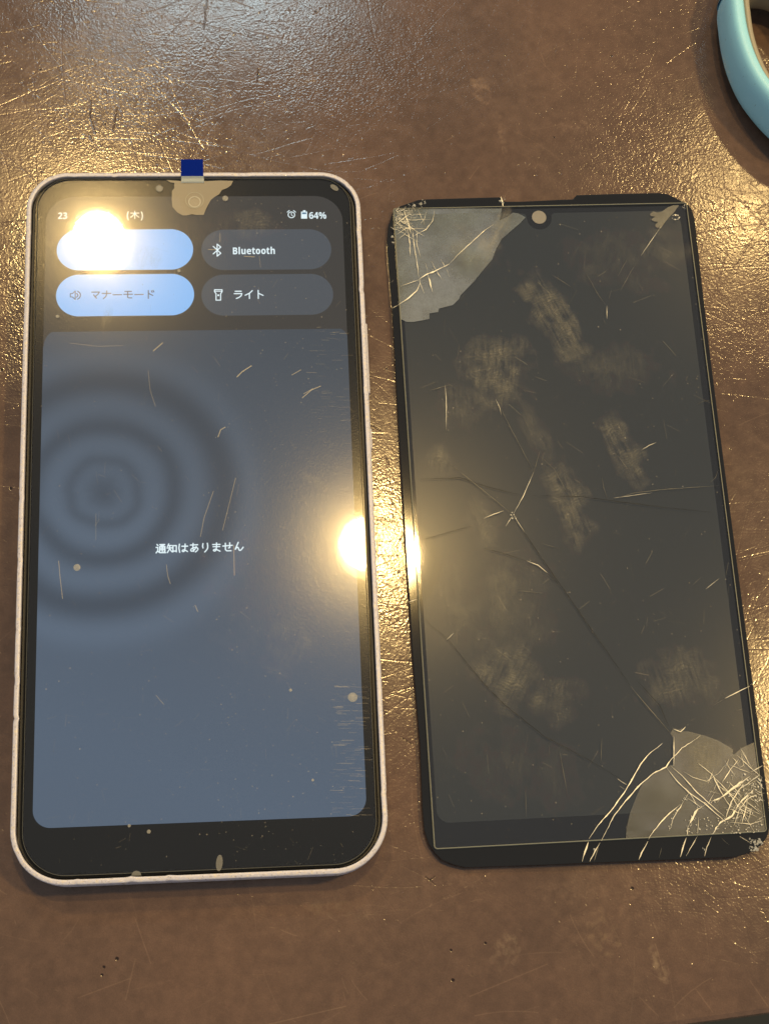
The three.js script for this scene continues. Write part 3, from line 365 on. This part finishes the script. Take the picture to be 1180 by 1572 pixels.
  for (let i = 0; i < 40; i++) { const p = L(rr(607, 632), rr(322, 352)); flakes.push(splinter(p[0], p[1], Z, rr(0.08, 0.26), 0.06)); }
  const shard = std({ color: rgb(0.62, 0.61, 0.54), roughness: 0.2, ior: 1.52 });
  part('crushed_glass', place(mergeGeometries(flakes)), shard, film).userData.kind = 'stuff';
  // middle of the sheet
  for (const [p, w, m] of [
    [[[787.5, 790.6], [803.7, 816], [829, 854], [864.7, 905], [912, 974], [931, 1000], [966, 1053]], 0.09, dark], [[[966, 1053], [990, 1082], [1027, 1125]], 0.14, faint], [[[976, 1045], [987, 1056], [1012, 1084], [1026, 1118]], 0.06, dark],
    [[[742.7, 841.5], [775, 850], [808.8, 861.8]], 0.075, dark], [[[808, 861], [826, 868], [840, 880]], 0.2, bright], [[[840, 880], [858, 899]], 0.075, dark],
    [[[646, 735], [707, 733], [748, 747], [799, 760]], 0.075, dark], [[[818, 761], [885, 762], [946, 770], [1022, 780], [1088, 787]], 0.065, dark], [[[936, 767.8], [970, 758], [1012, 752.5], [1103, 746.4]], 0.12, faint], [[[940, 765], [965, 762], [1000, 757]], 0.1, bright], [[[923, 733], [926, 750], [932, 766]], 0.1, faint],
    [[[694, 714], [732, 745], [762, 769], [784, 788]], 0.12, faint], [[[819, 724.5], [803.7, 760], [788, 789]], 0.17, bright], [[[829, 691], [819, 724]], 0.1, faint], [[[763, 615], [783, 656], [819, 724]], 0.1, faint], [[[787, 791], [776, 808]], 0.17, bright], [[[742.7, 795.7], [758, 789], [773, 784]], 0.13, bright], [[[788, 791], [805, 818]], 0.15, bright], [[[828, 700], [850, 720], [872, 760]], 0.07, faint],
    [[[984, 691], [996, 684], [1006, 680]], 0.16, bright], [[[636, 831], [664, 824], [727, 806]], 0.06, dark], [[[648.6, 948], [687, 981], [740, 1047], [773, 1081], [834, 1130], [905, 1168], [951, 1196]], 0.075, dark],
    [[[1015, 347], [998, 371], [983, 393]], 0.13, bright], [[[963, 397], [955, 411], [947.5, 425]], 0.09, faint], [[[975, 404.6], [962, 428], [951, 448]], 0.09, faint], [[[938.6, 444], [933.5, 460]], 0.08, faint], [[[898, 417], [918, 453], [929, 468]], 0.08, faint], [[[847, 422], [865, 433], [881, 444]], 0.09, faint], [[[931, 469], [931, 490]], 0.16, bright], [[[925, 489], [929, 498]], 0.1, faint],
    [[[683, 590], [685, 612], [685, 660]], 0.12, bright], [[[655, 600], [690, 590], [702, 596]], 0.08, faint], [[[761, 613], [767, 626], [769, 637]], 0.12, bright], [[[854, 1094], [857, 1110]], 0.1, faint], [[[857, 1147], [864, 1185], [870, 1219]], 0.09, faint], [[[842, 1142], [843, 1160]], 0.1, faint], [[[806, 1213], [807, 1254]], 0.09, faint], [[[923, 1132], [921, 1173]], 0.09, faint], [[[1082, 905], [1092, 897], [1102, 889]], 0.14, bright], [[[1060, 900], [1075, 887]], 0.08, faint], [[[1068, 622], [1078, 617], [1090, 615]], 0.08, faint], [[[1088, 742], [1097, 734], [1101, 722]], 0.1, faint], [[[685, 982], [692, 976], [696, 972]], 0.16, bright], [[[830, 834], [857, 842]], 0.09, faint], [[[791, 906], [835, 911]], 0.08, faint], [[[1110.8, 1073], [1128.5, 1064], [1142.7, 1057], [1149, 1054]], 0.2, bright], [[[1128, 1092], [1138, 1089]], 0.12, faint], [[[1090, 1085], [1111, 1073]], 0.08, faint],
  ]) crack(p, w, m);
  // lower right corner
  for (const [p, w, k] of [
    [[[903, 1288], [917, 1267], [938.5, 1242.7], [956, 1218.6], [969, 1197], [981.7, 1174], [997, 1156], [1016, 1141]], 0.26, 0.4], [[[922, 1291], [941, 1253], [958.8, 1230], [981.7, 1204.6], [1000.8, 1188], [1021, 1178], [1027.5, 1167.7], [1045, 1148.7], [1058, 1141], [1073, 1130]], 0.24, 0.4], [[[1033, 1131], [1033, 1155], [1032.6, 1176.6]], 0.18, 0.3], [[[1021, 1178], [1037.6, 1199.5], [1055.4, 1217], [1078, 1232.6], [1103.8, 1255], [1112, 1263]], 0.2, 0.4], [[[1027.5, 1175], [1047.8, 1194], [1068, 1217], [1091, 1237.6], [1111, 1255]], 0.18, 0.4], [[[1070.7, 1172.8], [1091, 1189], [1103.8, 1214.8], [1119, 1240]], 0.2, 0.5], [[[1083, 1182], [1116.5, 1217], [1134, 1242.7], [1156, 1278]], 0.14, 0.4],
    [[[1055, 1218.6], [1045, 1235], [1032.6, 1255], [1025, 1275.8]], 0.18, 0.9], [[[1042.7, 1235], [1022, 1253], [1002, 1275.8], [994, 1289]], 0.19, 0.5], [[[1083, 1233.8], [1069, 1242.7], [1060.5, 1258], [1054, 1270.7], [1053, 1283]], 0.3, 1], [[[1154.6, 1212], [1134, 1232.6], [1121.6, 1253], [1103.8, 1263], [1091, 1281]], 0.3, 1], [[[1131.7, 1166.5], [1119, 1181.7], [1106, 1202]], 0.2, 0.5], [[[1116.5, 1166], [1111, 1180]], 0.12, 0.4], [[[1149.5, 1192], [1124, 1209.7], [1103.8, 1225], [1083, 1235]], 0.28, 1], [[[1128, 1159], [1149.5, 1179], [1167, 1194]], 0.14, 0.4], [[[947, 1196], [961, 1205]], 0.2, 0.6], [[[950, 1207], [957, 1212]], 0.2, 0.6], [[[1070.7, 1255], [1069, 1281]], 0.12, 0.3], [[[1048, 1185], [1062, 1194], [1083, 1200], [1103, 1186]], 0.1, 0.3], [[[1033, 1120], [1043, 1124], [1051, 1116]], 0.2, 0.7],
    [[[1093, 1183], [1085, 1203]], 0.2, 0.8], [[[1138, 1205], [1120, 1232], [1110, 1262]], 0.18, 0.5], [[[1150, 1218], [1132, 1245], [1124, 1268]], 0.16, 0.5], [[[1145, 1232], [1136, 1266]], 0.16, 0.5], [[[1152, 1240], [1146, 1262]], 0.12, 0.5], [[[1118, 1263], [1150, 1266], [1172, 1258]], 0.14, 0.6], [[[1164, 1190], [1140, 1207], [1120, 1222]], 0.2, 0.8], [[[1171, 1218], [1150, 1224], [1130, 1240]], 0.2, 0.9], [[[1150, 1186], [1168, 1176]], 0.16, 0.5], [[[1158, 1199], [1170, 1212]], 0.2, 0.8], [[[1095, 1203], [1128, 1225], [1150, 1246]], 0.12, 0.4],
  ]) crack(p, w, bright, k);
  const bits = [];
  for (let i = 0; i < 170; i++) { const t = Math.pow(rnd(), 0.6), a = 1172 - Math.abs(rr(-1, 1)) * 70 * t, b = 1205 + rr(-22, 70) * t; const p = L(a, b); if (!inside(p)) continue; const q = rnd() < 0.5 ? rr(-0.9, -0.4) : rr(0.7, 1.4), l = rr(0.3, 1.5); bits.push(rnd() < 0.6 ? ridge([p, [p[0] + Math.cos(q) * l, p[1] + Math.sin(q) * l]], rr(0.06, 0.2), Z, 0.8) : splinter(p[0], p[1], Z, rr(0.08, 0.3), 0.06)); }
  const hair = [];
  for (let i = 0; i < 46; i++) { // hairlines: some run out from the corner, some across
    const out = rnd() < 0.55, a = out ? rr(1.75, 2.95) : rr(0.6, 1.25), d = 8 + 95 * Math.pow(rnd(), 0.8), th = rr(1.62, 3.05), x0 = 1168 + Math.cos(th) * d, y0 = 1262 - Math.sin(th) * d, l = rr(10, out ? 46 : 30), p = L(x0, y0), q = L(x0 + Math.cos(a) * l, y0 - Math.sin(a) * l);
    if (inside(p) && inside(q)) hair.push(ridge([p, [(p[0] + q[0]) / 2 + rr(-0.15, 0.15), (p[1] + q[1]) / 2 + rr(-0.15, 0.15)], q], rr(0.05, 0.1), Z, 0.7));
  }
  for (let i = 0; i < 9; i++) { const y0 = rr(322, 350), p = L(606, y0), q = L(rr(625, 668), y0 + rr(-6, 30)); if (inside(p) && inside(q)) hair.push(ridge([p, q], rr(0.05, 0.09), Z, 0.7)); }
  part('hairline_cracks', place(mergeGeometries(hair)), bright, film).userData.kind = 'stuff';
  for (const ln of [[[1055, 1218], [1045, 1235], [1032, 1255], [1025, 1276]], [[1083, 1234], [1069, 1243], [1060, 1258], [1054, 1271], [1053, 1283]], [[1154, 1212], [1134, 1233], [1121, 1253], [1104, 1263], [1091, 1281]], [[1149, 1192], [1124, 1210], [1104, 1225], [1083, 1235]], [[1164, 1190], [1140, 1207], [1120, 1222]], [[1171, 1218], [1150, 1224], [1130, 1240]]])
    for (let k = 0; k < ln.length - 1; k++) for (let j = 0; j < 9; j++) { const t = rnd(), p = L(ln[k][0] + (ln[k + 1][0] - ln[k][0]) * t + rr(-3, 3), ln[k][1] + (ln[k + 1][1] - ln[k][1]) * t + rr(-3, 3)); if (inside(p)) bits.push(splinter(p[0], p[1], Z, rr(0.05, 0.18), 0.05)); }
  for (let i = 0; i < 90; i++) { const p = L(rr(1050, 1170), rr(1255, 1280)); if (inside(p)) bits.push(splinter(p[0], p[1], Z, rr(0.06, 0.22), 0.05)); }
  for (let i = 0; i < 26; i++) { const a = rr(0, 6.283), c0 = L(1036, 334); bits.push(splinter(c0[0] + Math.cos(a) * 0.85, c0[1] + Math.sin(a) * 0.6, Z, rr(0.08, 0.24), 0.06)); }
  for (let i = 0; i < 8; i++) { const c0 = L(1048 + rr(-4, 4), 318 + rr(-3, 4)); bits.push(splinter(c0[0], c0[1], Z, rr(0.06, 0.2), 0.06)); }
  for (let i = 0; i < 9; i++) { const c0 = L(788 + rr(-4, 4), 791 + rr(-5, 5)); bits.push(splinter(c0[0], c0[1], Z, rr(0.1, 0.25), 0.05)); }
  part('crushed_glass', place(mergeGeometries(bits)), shard, film).userData.kind = 'stuff';
  // cracks that run on across the bare bezel of the panel, and its chipped corners
  const bz = (pts, w, m = bright, k = 0.4) => part('bezel_crack', place(ridge(pts.map((p) => B(...p)), w, 1.225, k)), m, panel);
  bz([[892.7, 1323], [897, 1308], [903, 1290]], 0.24); bz([[904, 1323], [911.8, 1308], [920, 1294]], 0.2); bz([[911, 1322], [918, 1300]], 0.14, faint); bz([[979, 1320], [986, 1305], [993, 1292]], 0.2); bz([[1042.7, 1316], [1046, 1304], [1052, 1286]], 0.2); bz([[1051.6, 1314], [1061, 1298], [1069, 1284]], 0.14); bz([[1079.6, 1315], [1083, 1301], [1090, 1285]], 0.18); bz([[1010, 1318], [1014, 1302]], 0.1, faint); bz([[1133, 1284], [1150, 1295]], 0.12); bz([[1105, 1287], [1118, 1298]], 0.08, faint); bz([[602, 472], [611, 467]], 0.14); bz([[626.5, 924], [640, 919.5]], 0.26); bz([[769, 301], [771.7, 310], [772, 316]], 0.4); bz([[601, 432], [604, 428]], 0.12); bz([[1150, 1052], [1155, 1048.6]], 0.12);
  const chips = [];
  for (const [x0, x1, y0, y1, n] of [[618, 655, 305, 316, 60], [1148, 1168, 1287, 1307, 70], [766, 775, 302, 314, 10], [1077, 1081, 1302, 1308, 5], [908, 912, 1304, 1310, 5], [601, 606, 355, 375, 8], [627, 634, 930, 936, 3]]) for (let i = 0; i < n; i++) { const a = rr(x0, x1), b = rr(y0, y1); if (x0 === 618 && b < 317 - (a - 612) * 0.34) continue; if (x0 === 1148 && a + b > 2465) continue; const p = B(a, b); chips.push(splinter(p[0], p[1], 1.225, 0.06 + 0.42 * rnd() ** 2, 0.12)); }
  part('corner_chip', place(mergeGeometries(chips)), std({ color: rgb(0.36, 0.37, 0.35), roughness: 0.18, ior: 1.52 }), panel).userData.kind = 'stuff';
}

// ---------------------------------------------------------------- pale blue scissors at the far right corner
{
  const zc = 8, base = at(1150, 60, zc), sc = thing('scissors', 'pair of scissors with pale blue plastic handle at the far right corner', 'scissors', base[0], base[1], 0);
  const loop = [[1128, -14], [1120, 6], [1121.5, 32], [1127, 68], [1138, 104], [1153, 135], [1172, 161], [1195, 186], [1225, 208], [1256, 212], [1278, 195], [1286, 160], [1282, 120], [1268, 78], [1250, 36], [1226, 0], [1190, -24], [1152, -27]].map((p) => { const q = at(...p, zc); return new THREE.Vector3(q[0] - base[0], q[1] - base[1], zc); });
  const curve = new THREE.CatmullRomCurve3(loop, true, 'centripetal');
  const tube = (cv, n, prof, inset, closed = true) => { // flat profile swept along a level curve; prof in [across, height]
    const pos = [], uvs = [], idx = [], m = prof.length, N = n + 1; for (let i = 0; i < N; i++) { const t = i / n, p = cv.getPoint(t), d = cv.getTangent(t), l = Math.hypot(d.x, d.y), nx = -d.y / l, ny = d.x / l; prof.forEach(([o, z]) => { const u = typeof inset === 'function' ? inset(t) : 1; pos.push(p.x + nx * o * u, p.y + ny * o * u, p.z + z); }); for (let k = 0; k < m; k++) uvs.push(t * 6, k / m); }
    for (let i = 0; i < n; i++) for (let k = 0; k < m; k++) { const a = i * m + k, b = i * m + (k + 1) % m, c = (i + 1) * m + k, d = (i + 1) * m + (k + 1) % m; idx.push(a, c, b, b, c, d); }
    const g = new THREE.BufferGeometry(); g.setAttribute('position', new THREE.Float32BufferAttribute(pos, 3)); g.setAttribute('uv', new THREE.Float32BufferAttribute(uvs, 2)); g.setIndex(idx); g.computeVertexNormals(); return place(g); };
  const oval = (rx, rz, ox = 0, oz = 0, e = 2.6) => Array.from({ length: 28 }, (_, i) => { const a = i / 28 * 6.2832, c = Math.cos(a), s = Math.sin(a); return [ox + rx * Math.sign(c) * Math.abs(c) ** (2 / e), oz + rz * Math.sign(s) * Math.abs(s) ** (2 / e)]; });
  const sw = canvas(256, 256), sx = sw.getContext('2d'); sx.fillStyle = 'rgb(158,224,246)'; sx.fillRect(0, 0, 256, 256); for (let i = 0; i < 130; i++) { const g = rnd() < 0.6; sx.fillStyle = g ? `rgba(90,120,125,${rr(0.1, 0.5)})` : `rgba(225,240,245,${rr(0.1, 0.4)})`; sx.beginPath(); sx.ellipse(rr(0, 256), rr(0, 256), rr(0.5, g ? 2 : 5), rr(0.4, 1.4), rr(0, 3), 0, 7); sx.fill(); }
  const blue = std({ map: tex(sw, true), roughness: 0.33, ior: 1.48, bumpMap: sparkle, bumpScale: 1e-5 });
  part('handle', tube(curve, 120, oval(2.15, 6.2)), blue, sc);
  part('handle_liner', tube(curve, 120, oval(1.15, 4.6, 2.9, -1)), std({ color: rgb(0.33, 0.29, 0.21), roughness: 0.4 }), sc);
  // shank towards the blades, outside the picture: second loop and blades
  const mir = (p) => new THREE.Vector3(p.x + 76, p.y + 4, p.z);
  const loop2 = new THREE.CatmullRomCurve3(loop.map((p) => mir(p)), true, 'centripetal');
  part('handle', tube(loop2, 90, oval(2.35, 4.4, 0, -1)), blue, sc); part('handle_liner', tube(loop2, 90, oval(0.95, 3.6, 2.75, -1.2)), std({ color: rgb(0.33, 0.29, 0.21), roughness: 0.4 }), sc);
  const shank = (a, b) => new THREE.CatmullRomCurve3([a, a.clone().lerp(b, 0.5).add(new THREE.Vector3(-1.5, 0, 0)), b]);
  const piv = new THREE.Vector3(loop[1].x + 22, loop[1].y + 44, 9);
  part('shank', tube(shank(loop[1].clone(), piv), 20, oval(2.6, 5), (t) => 1 + 0.5 * t, false), blue, sc); part('shank', tube(shank(mir(loop[17]), piv.clone().add(new THREE.Vector3(2, 0, 0))), 20, oval(2.6, 4), (t) => 1 + 0.4 * t, false), blue, sc);
  const steel = std({ color: rgb(0.6, 0.6, 0.58), metalness: 1, roughness: 0.28 });
  for (const s of [0, 1]) part('blade', slab([[piv.x - 4 + s * 2, piv.y - 6], [piv.x + 6 + s * 2, piv.y - 6], [piv.x + 7 + s * 5, piv.y + 40], [piv.x + 6 + s * 7, piv.y + 92], [piv.x + 3 + s * 5, piv.y + 60]], 6 + s * 1.8, 7.6 + s * 1.8, 0.3), steel, sc);
}

// ---------------------------------------------------------------- lamps overhead
function lamp([x, y, z, cd, label]) {
  const g = thing('ceiling_lamp', label, 'lamp', x, y, z + 24, 'warm downlights over the table');
  const ring = new THREE.LatheGeometry([[0.034, 0.0], [0.062, 0.0], [0.066, 0.006], [0.066, 0.05], [0.05, 0.06], [0.0, 0.06]].map((p) => new THREE.Vector2(...p)), 40); ring.translate(0, 0.02, 0);
  part('lamp_housing', ring, std({ color: rgb(0.7, 0.68, 0.62), roughness: 0.5 }), g);
  const d = new THREE.CylinderGeometry(0.033, 0.033, 0.006, 36); d.translate(0, 0.032, 0);
  const lens = part('lamp_lens', d, std({ color: rgb(0.8, 0.75, 0.6), emissive: LAMP_COLOR, emissiveIntensity: 12, roughness: 0.5 }), g); lens.castShadow = false;
  const s = new THREE.SpotLight(LAMP_COLOR, cd, 0, 1.25, 0.35, 2); s.position.set(0, -0.024, 0); s.target.position.set(0, -1, 0); s.castShadow = true; s.shadow.radius = 1.55; s.shadow.mapSize.set(2048, 2048); g.add(s, s.target); s.name = 'lamp_light';
}
LAMPS.forEach(lamp);
{ // a cooler daylight-white tube fitting farther away
  const g = thing('tube_light', 'cool white tube fitting above the far side of the table', 'lamp', -40, 1230, 1500), col = rgb(0.72, 0.93, 1), w = 0.36, d = 0.1;
  part('light_housing', new THREE.BoxGeometry(w + 0.04, 0.05, d + 0.04).translate(0, 0.035, 0), std({ color: rgb(0.7, 0.7, 0.68), roughness: 0.5 }), g);
  part('light_diffuser', new THREE.BoxGeometry(w, 0.006, d).translate(0, 0.006, 0), std({ color: rgb(0.8, 0.8, 0.8), emissive: col, emissiveIntensity: 4, roughness: 0.5 }), g);
  const a = new THREE.RectAreaLight(col, 24, w, d); a.rotation.x = -Math.PI / 2; a.name = 'tube_area_light'; g.add(a);
}
renderer.render(scene, camera);
